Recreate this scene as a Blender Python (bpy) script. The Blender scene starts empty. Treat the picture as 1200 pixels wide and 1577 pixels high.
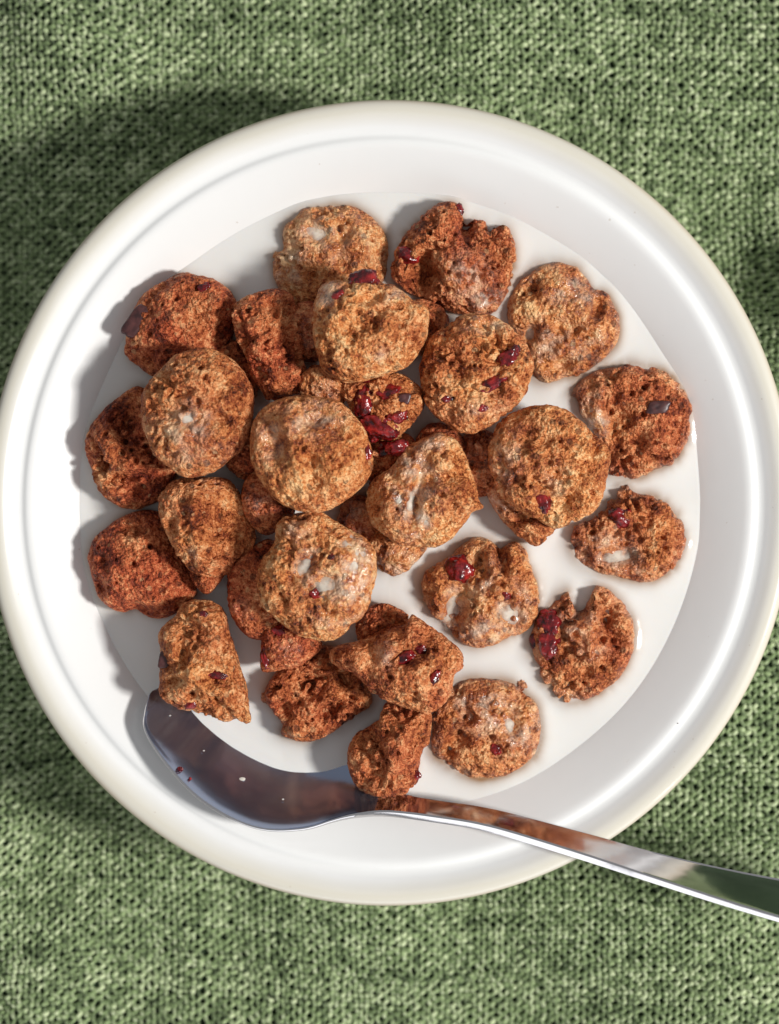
import bpy, bmesh, math
import numpy as np
from mathutils import kdtree

# ------------------------------------------------------------------ camera, world, lights, exposure
scene = bpy.context.scene
COL = scene.collection
S = 0.0925 / 624.0            # metres per photo pixel on the plane of the bowl's rim
ZRIM, HCAM = 0.045, 0.45      # rim height, lens height above the rim
NX, NY = 605.0, 660.0         # photo pixel straight below the lens
XN, YN = (NX - 600) * S, (775 - NY) * S

def P(px, py, z):
    """photo pixel seen at height z (metres) -> world point"""
    d = (ZRIM + HCAM - z) / HCAM
    return np.array([XN + (px - NX) * S * d, YN - (py - NY) * S * d, z])

cam_d = bpy.data.cameras.new('camera')
cam = bpy.data.objects.new('camera', cam_d); COL.objects.link(cam)
cam.location = (XN, YN, ZRIM + HCAM)
cam.rotation_euler = (0, 0, 0)
cam_d.sensor_fit = 'VERTICAL'; cam_d.sensor_height = 24.0
cam_d.lens = (HCAM / S) * 24.0 / 1577.0
cam_d.shift_x = (600 - NX) / 1577.0
cam_d.shift_y = -(788.5 - NY) / 1577.0
cam_d.clip_start = 0.01; cam_d.clip_end = 20
cam_d.dof.use_dof = True
cam_d.dof.focus_distance = ZRIM + HCAM - 0.049
cam_d.dof.aperture_fstop = 5.6
scene.camera = cam

world = bpy.data.worlds.new('World'); scene.world = world; world.use_nodes = True
bg = world.node_tree.nodes['Background']
bg.inputs['Color'].default_value = (0.95, 0.975, 1.0, 1)
bg.inputs['Strength'].default_value = 0.33

def area(name, loc, size, power, color, target=(0, 0, 0.03)):
    l = bpy.data.lights.new(name, 'AREA'); l.shape = 'RECTANGLE'
    l.size, l.size_y = size; l.energy = power; l.color = color
    o = bpy.data.objects.new(name, l); COL.objects.link(o)
    o.location = loc
    from mathutils import Vector
    o.rotation_euler = (Vector(target) - Vector(loc)).to_track_quat('-Z', 'Y').to_euler()
    return o
el, az, dist = math.radians(46), math.radians(-9), 1.3
area('window_light', (dist * math.cos(el) * math.cos(az), dist * math.cos(el) * math.sin(az), dist * math.sin(el)),
     (0.16, 0.16), 18.5, (1.0, 0.98, 0.94))
area('soft_window_light', (0.15, -1.25, 0.42), (1.5, 0.62), 4.5, (0.95, 0.97, 1.0))

scene.view_settings.view_transform = 'Standard'
scene.view_settings.look = 'None'
scene.view_settings.exposure = 0.0
scene.view_settings.gamma = 1.0
scene.view_settings.use_curve_mapping = False
scene.cycles.max_bounces = 8
scene.cycles.diffuse_bounces = 5
scene.cycles.glossy_bounces = 4

# ------------------------------------------------------------------ numpy noise
def _hash(ix, iy, iz, seed):
    h = (ix.astype(np.uint32) * np.uint32(374761393) + iy.astype(np.uint32) * np.uint32(668265263)
         + iz.astype(np.uint32) * np.uint32(2147483647) + np.uint32((seed * 974634777 + 12345) & 0xffffffff))
    h = (h ^ (h >> np.uint32(13))) * np.uint32(1274126177)
    h = h ^ (h >> np.uint32(16))
    h = h * np.uint32(2246822519)
    return h ^ (h >> np.uint32(15))

def rnd(ix, iy, iz, seed):
    return _hash(ix, iy, iz, seed).astype(np.float64) / 4294967295.0

def vnoise(p, seed=0):
    """gradient noise in about [-1, 1]"""
    f = np.floor(p); t = p - f; i = f.astype(np.int64) & 0xffff
    u = t * t * t * (t * (t * 6 - 15) + 10)
    out = 0
    for dx in (0, 1):
        for dy in (0, 1):
            for dz in (0, 1):
                h = _hash(i[:, 0] + dx, i[:, 1] + dy, i[:, 2] + dz, seed)
                gx = (h & np.uint32(1023)).astype(np.float64) / 511.5 - 1
                gy = ((h >> np.uint32(10)) & np.uint32(1023)).astype(np.float64) / 511.5 - 1
                gz = ((h >> np.uint32(20)) & np.uint32(1023)).astype(np.float64) / 511.5 - 1
                d = gx * (t[:, 0] - dx) + gy * (t[:, 1] - dy) + gz * (t[:, 2] - dz)
                w = (u[:, 0] if dx else 1 - u[:, 0]) * (u[:, 1] if dy else 1 - u[:, 1]) * (u[:, 2] if dz else 1 - u[:, 2])
                out = out + w * d
    return out * 1.25

def worley(p, seed=0):
    """distance to the nearest cell point and that cell's random value"""
    f = np.floor(p); t = p - f; i = f.astype(np.int64) & 0xffff
    best = np.full(len(p), 9.0); val = np.zeros(len(p))
    for dx in (-1, 0, 1):
        for dy in (-1, 0, 1):
            for dz in (-1, 0, 1):
                a, b, c = i[:, 0] + dx, i[:, 1] + dy, i[:, 2] + dz
                h = _hash(a, b, c, seed)
                jx = (h & np.uint32(1023)).astype(np.float64) / 1023
                jy = ((h >> np.uint32(10)) & np.uint32(1023)).astype(np.float64) / 1023
                jz = ((h >> np.uint32(20)) & np.uint32(1023)).astype(np.float64) / 1023
                d = np.sqrt((dx + jx - t[:, 0]) ** 2 + (dy + jy - t[:, 1]) ** 2 + (dz + jz - t[:, 2]) ** 2)
                m = d < best
                best = np.where(m, d, best)
                val = np.where(m, rnd(a, b, c, seed + 7), val)
    return best, val

def smooth(a, b, x):
    t = np.clip((x - a) / (b - a), 0, 1)
    return t * t * (3 - 2 * t)

# ------------------------------------------------------------------ helpers
def mesh_obj(name, verts, faces, mat, parent=None, smooth_shade=True, attrs=None):
    me = bpy.data.meshes.new(name)
    verts = np.asarray(verts, dtype=np.float32)
    if isinstance(faces, np.ndarray):
        n, k = faces.shape
        me.vertices.add(len(verts)); me.vertices.foreach_set('co', verts.ravel())
        me.loops.add(n * k); me.loops.foreach_set('vertex_index', faces.astype(np.int32).ravel())
        me.polygons.add(n)
        me.polygons.foreach_set('loop_start', np.arange(0, n * k, k, dtype=np.int32))
        me.polygons.foreach_set('loop_total', np.full(n, k, dtype=np.int32))
        me.update(calc_edges=True); me.validate()
    else:
        me.from_pydata([tuple(v) for v in verts], [], faces); me.update()
    if smooth_shade:
        me.polygons.foreach_set('use_smooth', np.ones(len(me.polygons), dtype=bool))
    for k, v in (attrs or {}).items():
        a = me.attributes.new(k, 'FLOAT', 'POINT'); a.data.foreach_set('value', np.asarray(v, dtype=np.float32))
    me.materials.append(mat)
    o = bpy.data.objects.new(name, me); COL.objects.link(o)
    if parent is not None:
        o.parent = parent
    return o

def tag(o, label, cat, group=None):
    o['label'] = label; o['category'] = cat
    if group: o['group'] = group
    return o

def cube_sphere(cuts, dense_top=False):
    bm = bmesh.new(); bmesh.ops.create_cube(bm, size=2.0)
    bmesh.ops.subdivide_edges(bm, edges=bm.edges[:], cuts=cuts, use_grid_fill=True)
    bm.verts.ensure_lookup_table()
    v = np.array([p.co[:] for p in bm.verts]); f = np.array([[q.index for q in fc.verts] for fc in bm.faces])
    bm.free()
    v = np.tan(v * math.pi / 4)
    v = v / np.linalg.norm(v, axis=1)[:, None]
    if dense_top:                 # crowd the vertices towards the side that shows
        al = np.arccos(np.clip(v[:, 2], -1, 1)); a2 = math.pi * (al / math.pi) ** 1.35
        h = np.maximum(np.sin(al), 1e-9)
        v = np.stack([v[:, 0] / h * np.sin(a2), v[:, 1] / h * np.sin(a2), np.cos(a2)], 1)
    return v, f
SPH_V, SPH_F = cube_sphere(57, True)
LOW_V, LOW_F = cube_sphere(27, True)
SM_V, SM_F = cube_sphere(13)
TINY_V, TINY_F = cube_sphere(5)

def normals(v, f):
    a, b, c, d = (v[f[:, k]] for k in range(4))
    n = np.cross(c - a, d - b)
    out = np.zeros_like(v)
    for k in range(4):
        np.add.at(out, f[:, k], n)
    return out / np.maximum(np.linalg.norm(out, axis=1), 1e-20)[:, None]

# ------------------------------------------------------------------ materials
def new_mat(name):
    m = bpy.data.materials.new(name); m.use_nodes = True
    nt = m.node_tree
    return m, nt, nt.nodes['Principled BSDF']
def node(nt, kind, **kw):
    n = nt.nodes.new(kind)
    for k, v in kw.items():
        if hasattr(n, k): setattr(n, k, v)
    return n
def noise(nt, vec, scale, detail=3, rough=0.6):
    n = nt.nodes.new('ShaderNodeTexNoise'); n.inputs['Scale'].default_value = scale
    n.inputs['Detail'].default_value = detail; n.inputs['Roughness'].default_value = rough
    if vec is not None: nt.links.new(vec, n.inputs['Vector'])
    return n.outputs['Fac']
def ramp(nt, fac, stops):
    r = nt.nodes.new('ShaderNodeValToRGB'); nt.links.new(fac, r.inputs['Fac'])
    els = r.color_ramp.elements
    while len(els) < len(stops): els.new(0.5)
    for e, (p, c) in zip(els, stops):
        e.position = p; e.color = (*c, 1) if len(c) == 3 else c
    return r.outputs['Color']
def mixc(nt, fac, a, b, blend='MIX'):
    m = nt.nodes.new('ShaderNodeMix'); m.data_type = 'RGBA'; m.blend_type = blend
    for i, v in ((0, fac), (6, a), (7, b)):
        if hasattr(v, 'links'): nt.links.new(v, m.inputs[i])
        else: m.inputs[i].default_value = v if i == 0 else (*v, 1)
    return m.outputs[2]
def mathn(nt, op, a, b=0.0, clamp=False):
    m = nt.nodes.new('ShaderNodeMath'); m.operation = op; m.use_clamp = clamp
    for i, v in ((0, a), (1, b)):
        if hasattr(v, 'links'): nt.links.new(v, m.inputs[i])
        else: m.inputs[i].default_value = v
    return m.outputs[0]
def attr(nt, name):
    a = nt.nodes.new('ShaderNodeAttribute'); a.attribute_name = name
    return a.outputs['Fac']
def bump(nt, height, dist, strength=1.0):
    b = nt.nodes.new('ShaderNodeBump'); b.inputs['Distance'].default_value = dist
    b.inputs['Strength'].default_value = strength; nt.links.new(height, b.inputs['Height'])
    return b.outputs['Normal']

def make_cookie_mat():
    m, nt, b = new_mat('baked_cookie')
    geo = nt.nodes.new('ShaderNodeNewGeometry').outputs['Position']
    n1 = noise(nt, geo, 260, 4, 0.65)
    n2 = noise(nt, geo, 900, 3, 0.7)
    n3 = noise(nt, geo, 2600, 2, 0.6)
    n0 = noise(nt, geo, 110, 2, 0.5)
    f = mathn(nt, 'ADD', mathn(nt, 'MULTIPLY', n1, 0.32), mathn(nt, 'ADD', mathn(nt, 'MULTIPLY', n2, 0.32), mathn(nt, 'MULTIPLY', n3, 0.15)))  # same noise as the bump: crevice shade and lit grains painted into the colour
    f = mathn(nt, 'ADD', mathn(nt, 'MULTIPLY', n0, 0.20), f)
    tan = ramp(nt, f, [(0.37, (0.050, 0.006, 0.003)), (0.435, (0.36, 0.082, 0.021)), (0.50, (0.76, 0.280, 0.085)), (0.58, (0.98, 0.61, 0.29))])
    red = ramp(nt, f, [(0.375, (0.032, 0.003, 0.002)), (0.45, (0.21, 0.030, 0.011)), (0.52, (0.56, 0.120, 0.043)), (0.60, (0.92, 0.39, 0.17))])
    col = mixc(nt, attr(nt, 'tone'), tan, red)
    # dark bran flecks and pale grains
    v = nt.nodes.new('ShaderNodeTexVoronoi'); v.inputs['Scale'].default_value = 520; nt.links.new(geo, v.inputs['Vector'])
    sep = nt.nodes.new('ShaderNodeSeparateColor'); nt.links.new(v.outputs['Color'], sep.inputs[0])
    fleck = mathn(nt, 'MULTIPLY', mathn(nt, 'GREATER_THAN', sep.outputs[0], 0.90), mathn(nt, 'LESS_THAN', v.outputs['Distance'], 0.42))
    col = mixc(nt, mathn(nt, 'MULTIPLY', fleck, 0.6), col, (0.06, 0.02, 0.012))
    pale = mathn(nt, 'MULTIPLY', mathn(nt, 'GREATER_THAN', sep.outputs[1], 0.90), mathn(nt, 'LESS_THAN', v.outputs['Distance'], 0.35))
    col = mixc(nt, mathn(nt, 'MULTIPLY', pale, 0.4), col, (0.72, 0.44, 0.22))
    film = attr(nt, 'film')
    nf = mathn(nt, 'MULTIPLY', film, mathn(nt, 'ADD', 0.55, n2), True)
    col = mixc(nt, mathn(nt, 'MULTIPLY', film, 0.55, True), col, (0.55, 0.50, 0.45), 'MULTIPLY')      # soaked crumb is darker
    streak = mathn(nt, 'MULTIPLY', nf, ramp(nt, noise(nt, geo, 330, 3, 0.5), [(0.42, (0, 0, 0)), (0.70, (1, 1, 1))]), True)
    col = mixc(nt, mathn(nt, 'MULTIPLY', streak, 0.66), col, (0.80, 0.68, 0.52))
    nt.links.new(col, b.inputs['Base Color'])
    rough = mathn(nt, 'SUBTRACT', 0.56, mathn(nt, 'MULTIPLY', film, 0.34), True)
    nt.links.new(rough, b.inputs['Roughness'])
    nt.links.new(mathn(nt, 'MULTIPLY', film, 0.85, True), b.inputs['Coat Weight'])
    b.inputs['Coat Roughness'].default_value = 0.09
    b.inputs['Specular IOR Level'].default_value = 0.28
    h = mathn(nt, 'ADD', mathn(nt, 'MULTIPLY', n3, 0.6), n2)
    vg = nt.nodes.new('ShaderNodeTexVoronoi'); vg.inputs['Scale'].default_value = 1250; nt.links.new(geo, vg.inputs['Vector'])
    h = mathn(nt, 'SUBTRACT', h, mathn(nt, 'MULTIPLY', vg.outputs['Distance'], 0.8))
    hs = mathn(nt, 'MULTIPLY', h, mathn(nt, 'SUBTRACT', 1.0, mathn(nt, 'MULTIPLY', film, 0.72)))
    nb = bump(nt, hs, 0.0013, 0.85)
    nt.links.new(nb, b.inputs['Normal']); nt.links.new(bump(nt, hs, 0.0007, 0.6), b.inputs['Coat Normal'])
    b.inputs['Subsurface Weight'].default_value = 0.0
    return m

def make_milk_mat(name, tint=True):
    m, nt, b = new_mat(name)
    white = (0.775, 0.77, 0.75)
    if tint:
        t = attr(nt, 'tint')
        nt.links.new(mixc(nt, t, white, (0.30, 0.17, 0.085)), b.inputs['Base Color'])
    else:
        b.inputs['Base Color'].default_value = (0.78, 0.70, 0.60, 1)
        geo = nt.nodes.new('ShaderNodeNewGeometry').outputs['Position']
        thin = mathn(nt, 'ADD', attr(nt, 'thin'), mathn(nt, 'MULTIPLY', mathn(nt, 'SUBTRACT', noise(nt, geo, 600, 2), 0.5), 0.9))
        nt.links.new(ramp(nt, thin, [(0.10, (0.84, 0.84, 0.84)), (0.85, (0.0, 0.0, 0.0))]), b.inputs['Alpha'])
    b.inputs['Roughness'].default_value = 0.10
    b.inputs['Subsurface Weight'].default_value = 0.25
    b.inputs['Subsurface Radius'].default_value = (1.0, 0.8, 0.6)
    b.inputs['Subsurface Scale'].default_value = 0.0012
    b.inputs['Specular IOR Level'].default_value = 0.42
    return m

def make_ceramic():
    m, nt, b = new_mat('glazed_ceramic')
    geo = nt.nodes.new('ShaderNodeNewGeometry').outputs['Position']
    sx = nt.nodes.new('ShaderNodeSeparateXYZ'); nt.links.new(geo, sx.inputs[0])
    r = mathn(nt, 'SQRT', mathn(nt, 'ADD', mathn(nt, 'MULTIPLY', sx.outputs[0], sx.outputs[0]), mathn(nt, 'MULTIPLY', sx.outputs[1], sx.outputs[1])))
    wob = mathn(nt, 'MULTIPLY', mathn(nt, 'SUBTRACT', noise(nt, geo, 30, 2), 0.5), 0.0022)
    r2 = mathn(nt, 'ADD', r, wob)
    fac = mathn(nt, 'MULTIPLY', mathn(nt, 'SUBTRACT', r2, 0.0862), 1 / 0.0036, True)
    col = mixc(nt, fac, (0.815, 0.815, 0.81), (0.67, 0.635, 0.55))
    edge = mathn(nt, 'MULTIPLY', mathn(nt, 'SUBTRACT', r2, 0.0912), 1 / 0.0012, True)
    col = mixc(nt, mathn(nt, 'MULTIPLY', edge, 0.5), col, (0.60, 0.46, 0.30))
    # faint specks in the glaze
    sp = noise(nt, geo, 700, 1)
    col = mixc(nt, mathn(nt, 'MULTIPLY', mathn(nt, 'GREATER_THAN', sp, 0.79), 0.35), col, (0.45, 0.36, 0.28))
    nt.links.new(col, b.inputs['Base Color'])
    b.inputs['Roughness'].default_value = 0.22
    b.inputs['Specular IOR Level'].default_value = 0.45
    b.inputs['Coat Weight'].default_value = 0.3; b.inputs['Coat Roughness'].default_value = 0.08
    nt.links.new(bump(nt, noise(nt, geo, 90, 2), 0.0006, 0.12), b.inputs['Normal'])
    return m

def make_steel(name, r0, r1, col, metal=1.0):
    m, nt, b = new_mat(name)
    geo = nt.nodes.new('ShaderNodeNewGeometry').outputs['Position']
    b.inputs['Metallic'].default_value = metal
    b.inputs['Base Color'].default_value = (*col, 1)
    mp = nt.nodes.new('ShaderNodeMapping'); mp.inputs['Rotation'].default_value = (0, 0, math.radians(14))
    mp.inputs['Scale'].default_value = (1, 14, 14); nt.links.new(geo, mp.inputs['Vector'])
    n = noise(nt, mp.outputs[0], 160, 3)
    r = nt.nodes.new('ShaderNodeMapRange'); nt.links.new(n, r.inputs[0])
    r.inputs[3].default_value = r0; r.inputs[4].default_value = r1
    nt.links.new(r.outputs[0], b.inputs['Roughness'])
    nt.links.new(bump(nt, noise(nt, geo, 130, 2), 0.0004, 0.10), b.inputs['Normal'])
    return m

def make_yarn(name, stops, nscale):
    m, nt, b = new_mat(name)
    geo = nt.nodes.new('ShaderNodeNewGeometry').outputs['Position']
    sh = attr(nt, 'shade')
    n = noise(nt, geo, nscale, 3, 0.7)
    f = mathn(nt, 'ADD', mathn(nt, 'MULTIPLY', sh, 0.55), mathn(nt, 'MULTIPLY', n, 0.45))
    nt.links.new(ramp(nt, f, stops), b.inputs['Base Color'])
    b.inputs['Roughness'].default_value = 0.85
    b.inputs['Specular IOR Level'].default_value = 0.2
    b.inputs['Sheen Weight'].default_value = 0.12
    nt.links.new(bump(nt, noise(nt, geo, 4200, 2), 0.0004, 0.8), b.inputs['Normal'])
    return m

M_COOKIE = make_cookie_mat()
M_MILK = make_milk_mat('milk')
M_FILM = make_milk_mat('milk_on_cookie', False)
M_CERAMIC = make_ceramic()
M_STEEL = make_steel('polished_steel', 0.05, 0.15, (0.63, 0.61, 0.62))
M_STEEL_REFL = make_steel('filmed_steel_dark_reflection', 0.11, 0.20, (0.29, 0.34, 0.47), 0.92)  # milk-film roughness; dark bluish base colour paints in the hollow's reflections
def make_fruit():
    m, nt, b = new_mat('dried_cranberry')
    geo = nt.nodes.new('ShaderNodeNewGeometry').outputs['Position']
    nt.links.new(ramp(nt, noise(nt, geo, 500, 3), [(0.35, (0.030, 0.002, 0.003)), (0.52, (0.17, 0.006, 0.008)), (0.73, (0.42, 0.026, 0.020))]), b.inputs['Base Color'])
    b.inputs['Roughness'].default_value = 0.2; b.inputs['Coat Weight'].default_value = 0.2; b.inputs['Coat Roughness'].default_value = 0.08
    b.inputs['Subsurface Weight'].default_value = 0.15; b.inputs['Subsurface Scale'].default_value = 0.0008
    nt.links.new(bump(nt, noise(nt, geo, 900, 2), 0.0006, 0.5), b.inputs['Normal'])
    return m
def make_choc():
    m, nt, b = new_mat('dark_chocolate')
    geo = nt.nodes.new('ShaderNodeNewGeometry').outputs['Position']
    nt.links.new(ramp(nt, noise(nt, geo, 600, 3), [(0.3, (0.030, 0.009, 0.010)), (0.7, (0.10, 0.032, 0.030))]), b.inputs['Base Color'])
    b.inputs['Roughness'].default_value = 0.38
    return m
M_FRUIT, M_CHOC = make_fruit(), make_choc()
M_WEFT = make_yarn('green_weft_yarn', [(0.28, (0.085, 0.125, 0.050)), (0.48, (0.31, 0.41, 0.19)), (0.68, (0.66, 0.75, 0.45))], 420)
M_WARP = make_yarn('olive_warp_yarn', [(0.28, (0.060, 0.085, 0.040)), (0.50, (0.24, 0.31, 0.155)), (0.70, (0.55, 0.62, 0.39))], 420)
def make_ground():
    m, nt, b = new_mat('gap_shade_ground')  # dark sheet under the yarns; weave-gap shade is put into its colour
    geo = nt.nodes.new('ShaderNodeNewGeometry').outputs['Position']
    nt.links.new(ramp(nt, noise(nt, geo, 900, 2), [(0.3, (0.014, 0.028, 0.014)), (0.7, (0.06, 0.09, 0.05))]), b.inputs['Base Color'])
    b.inputs['Roughness'].default_value = 0.95; b.inputs['Specular IOR Level'].default_value = 0.1
    return m
M_GROUND = make_ground()

# ------------------------------------------------------------------ the woven cloth
def fold(x, y):
    """height of the cloth: nearly flat under the bowl, soft rucks around it"""
    p = np.stack([x, y, np.zeros_like(x)], 1)
    z = 0.0130 * vnoise(p * 17 + 3.1, 5) + 0.0048 * vnoise(p * np.array([40, 24, 1]) + 9, 6)
    for (px, py, rx, ry, rot, h) in [
            (1250, 455, 62, 95, -15, 0.013), (1250, 1240, 65, 75, 10, 0.008), (1090, 1545, 190, 45, 8, 0.004),
            (300, 1480, 40, 130, 12, 0.003), (10, 420, 70, 230, 8, -0.011), (150, 60, 60, 120, 40, 0.005), (400, 40, 120, 90, -25, 0.008),
            (930, 120, 260, 40, -25, 0.003)]:
        c = P(px, py, 0); a = math.radians(rot); k = 0.000163
        u = ((x - c[0]) * math.cos(a) + (y - c[1]) * math.sin(a)) / (rx * k)
        v = (-(x - c[0]) * math.sin(a) + (y - c[1]) * math.cos(a)) / (ry * k)
        z = z + h * np.exp(-(u * u + v * v) * 0.7)
    r = np.hypot(x, y)
    return z * smooth(0.062, 0.105, r) - 0.0012

def build_cloth():
    n = 181
    gx, gy = np.meshgrid(np.linspace(-0.21, 0.21, n), np.linspace(-0.24, 0.24, n))
    x, y = gx.ravel(), gy.ravel()
    v = np.stack([x, y, fold(x, y) - 0.0010], 1)
    idx = np.arange(n * n).reshape(n, n)
    f = np.stack([idx[:-1, :-1], idx[:-1, 1:], idx[1:, 1:], idx[1:, :-1]], -1).reshape(-1, 4)
    cloth = mesh_obj('woven_cloth', v, f, M_GROUND)
    tag(cloth, 'green tweed cloth with soft rucks lying under the white bowl', 'cloth')
    k = 0.000163                              # metres per pixel down on the cloth
    wp, fp = 9.8 * k, 7.9 * k                # warp and weft pitch
    X0, X1, Y0, Y1 = -0.115, 0.115, -0.147, 0.143
    nw, nf = int((X1 - X0) / wp), int((Y1 - Y0) / fp)
    def warpxy(x, y):
        p = np.stack([x, y, np.zeros_like(x)], 1)
        dx = 0.0024 * vnoise(p * 14 + 1.7, 21) + 0.0006 * vnoise(p * 300, 23)
        dy = 0.0080 * vnoise(p * 11 + 5.3, 22) + 0.0006 * vnoise(p * 300 + 4, 24)
        return x + dx, y + dy
    def strands(count, along_count, along_x, r, seed, name, mat):
        seg = 3
        m = along_count * seg + 1
        ii, jj = np.meshgrid(np.arange(count), np.arange(m), indexing='ij')
        t = jj / seg                                     # position in crossings
        # a slightly irregular weave: some floats run over two crossings
        sgn = np.where(along_x, 1.0, -1.0)
        wob = np.sin(ii * 12.9898 + seed) * 0.12
        ph = np.cos(math.pi * (t + ii + wob)) * sgn
        if along_x:
            x = X0 + (t + 0.5) * wp; y = Y0 + (ii + 0.5) * fp
        else:
            x = X0 + (ii + 0.5) * wp; y = Y0 + (t + 0.5) * fp
        jit = (np.abs(np.sin(ii * 78.233 + seed * 3.1) * 43758.5) % 1 - 0.5)
        if along_x: y = y + jit * fp * 0.38
        else: x = x + jit * wp * 0.38
        pr = np.stack([x.ravel(), y.ravel(), np.zeros(x.size)], 1)
        sl = np.sin(math.pi * (t + ii)) * (0.55 + 1.5 * vnoise(pr * 240 + seed, seed + 13)).reshape(x.shape)
        if along_x: y = y + 0.36 * fp * sl
        else: x = x + 0.22 * wp * sl
        x, y = warpxy(x.ravel(), y.ravel())
        base = fold(x, y)
        lift = (0.00062 * np.sign(ph) * np.abs(ph) ** 0.8).ravel()
        p3 = np.stack([x, y, np.zeros_like(x)], 1)
        rr = r * (1 + 0.20 * vnoise(p3 * 500, seed) + 0.12 * vnoise(p3 * np.array([60, 700, 1]) if along_x else p3 * np.array([700, 60, 1]), seed + 9) + 0.10 * ph.ravel())
        cz = base + lift
        ang = np.array([-0.12, 0.32, 0.68, 1.12]) * math.pi
        ca, sa = np.cos(ang), np.sin(ang)
        V = np.zeros((count * m, 4, 3))
        if along_x:
            V[:, :, 0] = x[:, None]; V[:, :, 1] = y[:, None] + rr[:, None] * ca
        else:
            V[:, :, 0] = x[:, None] + rr[:, None] * ca; V[:, :, 1] = y[:, None]
        V[:, :, 2] = cz[:, None] + 0.8 * rr[:, None] * sa
        ids = np.arange(count * m * 4).reshape(count, m, 4)
        F = np.stack([ids[:, :-1, :-1], ids[:, :-1, 1:], ids[:, 1:, 1:], ids[:, 1:, :-1]], -1)
        # nothing is needed under the foot of the bowl
        cx = x.reshape(count, m); cy = y.reshape(count, m)
        keep = (np.hypot(cx, cy) > 0.074)[:, :-1]
        F = F[keep].reshape(-1, 4)
        if not along_x: F = F[:, ::-1]
        sh_y = 0.5 + 0.22 * np.repeat((np.abs(np.sin(ii * 3.7 + seed) * 9631.7) % 1 - 0.5).ravel(), 4)
        nn = np.repeat(0.7 * vnoise(p3 * 760 + seed, seed + 3) + 0.4 * vnoise(p3 * 200 + seed, seed + 4), 4)
        sh = np.clip(sh_y + 0.95 * nn, 0, 1)
        used = np.unique(F); remap = np.full(len(ids.ravel()), -1); remap[used] = np.arange(len(used))
        o = mesh_obj(name, V.reshape(-1, 3)[used], remap[F], mat, cloth, attrs={'shade': sh[used]})
        o['kind'] = 'stuff'
    strands(nf, nw, True, 0.00058, 41, 'weft_yarn', M_WEFT)
    strands(nw, nf, False, 0.00054, 57, 'warp_yarn', M_WARP)
build_cloth()

# ------------------------------------------------------------------ the bowl
def build_bowl():
    key = [(0, 0.0030), (0.036, 0.0030), (0.0385, 0.0006), (0.0425, 0.0002), (0.045, 0.0016), (0.052, 0.0060), (0.066, 0.0120), (0.0775, 0.0200),
           (0.0835, 0.0310), (0.0862, 0.0375), (0.0905, 0.0394), (0.0920, 0.0412), (0.0925, 0.0428), (0.0919, 0.0442), (0.0906, 0.0449), (0.0888, 0.0448), (0.0869, 0.0438),
           (0.0856, 0.0430), (0.0844, 0.0427), (0.0832, 0.0431), (0.0820, 0.0429), (0.0804, 0.0421), (0.0780, 0.0407), (0.0748, 0.0387),
           (0.0715, 0.0364), (0.0675, 0.0330), (0.0620, 0.0275), (0.0545, 0.0210), (0.043, 0.0160), (0, 0.0140)]
    pts = []
    K = np.array(key)
    for i in range(len(K) - 1):
        p0, p1, p2, p3 = K[max(i - 1, 0)], K[i], K[i + 1], K[min(i + 2, len(K) - 1)]
        for t in np.linspace(0, 1, 4, endpoint=False):
            pts.append(0.5 * ((2 * p1) + (-p0 + p2) * t + (2 * p0 - 5 * p1 + 4 * p2 - p3) * t * t + (-p0 + 3 * p1 - 3 * p2 + p3) * t ** 3))
    pts.append(K[-1]); pts = np.array(pts); pts[0, 0] = pts[-1, 0] = 0.00001
    pts[:, 0] = np.maximum(pts[:, 0], 0.00001)
    n = 240; th = np.linspace(0, 2 * math.pi, n, endpoint=False)
    m = len(pts)
    wob = 1 + 0.0012 * np.sin(2 * th + 0.6) + 0.0008 * np.sin(3 * th + 1.9)
    V = np.zeros((m, n, 3))
    V[:, :, 0] = pts[:, 0][:, None] * np.cos(th) * wob; V[:, :, 1] = pts[:, 0][:, None] * np.sin(th) * wob
    V[:, :, 2] = pts[:, 1][:, None]
    ids = np.arange(m * n).reshape(m, n); nx = np.roll(ids, -1, axis=1)
    F = np.stack([ids[:-1], nx[:-1], nx[1:], ids[1:]], -1).reshape(-1, 4)
    o = mesh_obj('bowl', V.reshape(-1, 3), F, M_CERAMIC)
    tag(o, 'round white ceramic bowl with cream rim holding milk and cookies', 'bowl')
    return pts
BOWL = build_bowl()

# ------------------------------------------------------------------ the spoon
ZM = 0.0365                     # milk level
def spline(keys, ts):
    keys = np.array(keys, dtype=float); n = len(keys)
    u = np.clip(np.interp(ts, keys[:, 0], np.arange(n)), 0, n - 1 - 1e-9)
    i = u.astype(int); t = (u - i)[:, None]
    K = keys[:, 1:]
    p0, p1, p2, p3 = K[np.maximum(i - 1, 0)], K[i], K[np.minimum(i + 1, n - 1)], K[np.minimum(i + 2, n - 1)]
    return 0.5 * (2 * p1 + (p2 - p0) * t + (2 * p0 - 5 * p1 + 4 * p2 - p3) * t * t + (3 * p1 - p0 - 3 * p2 + p3) * t ** 3)

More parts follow.
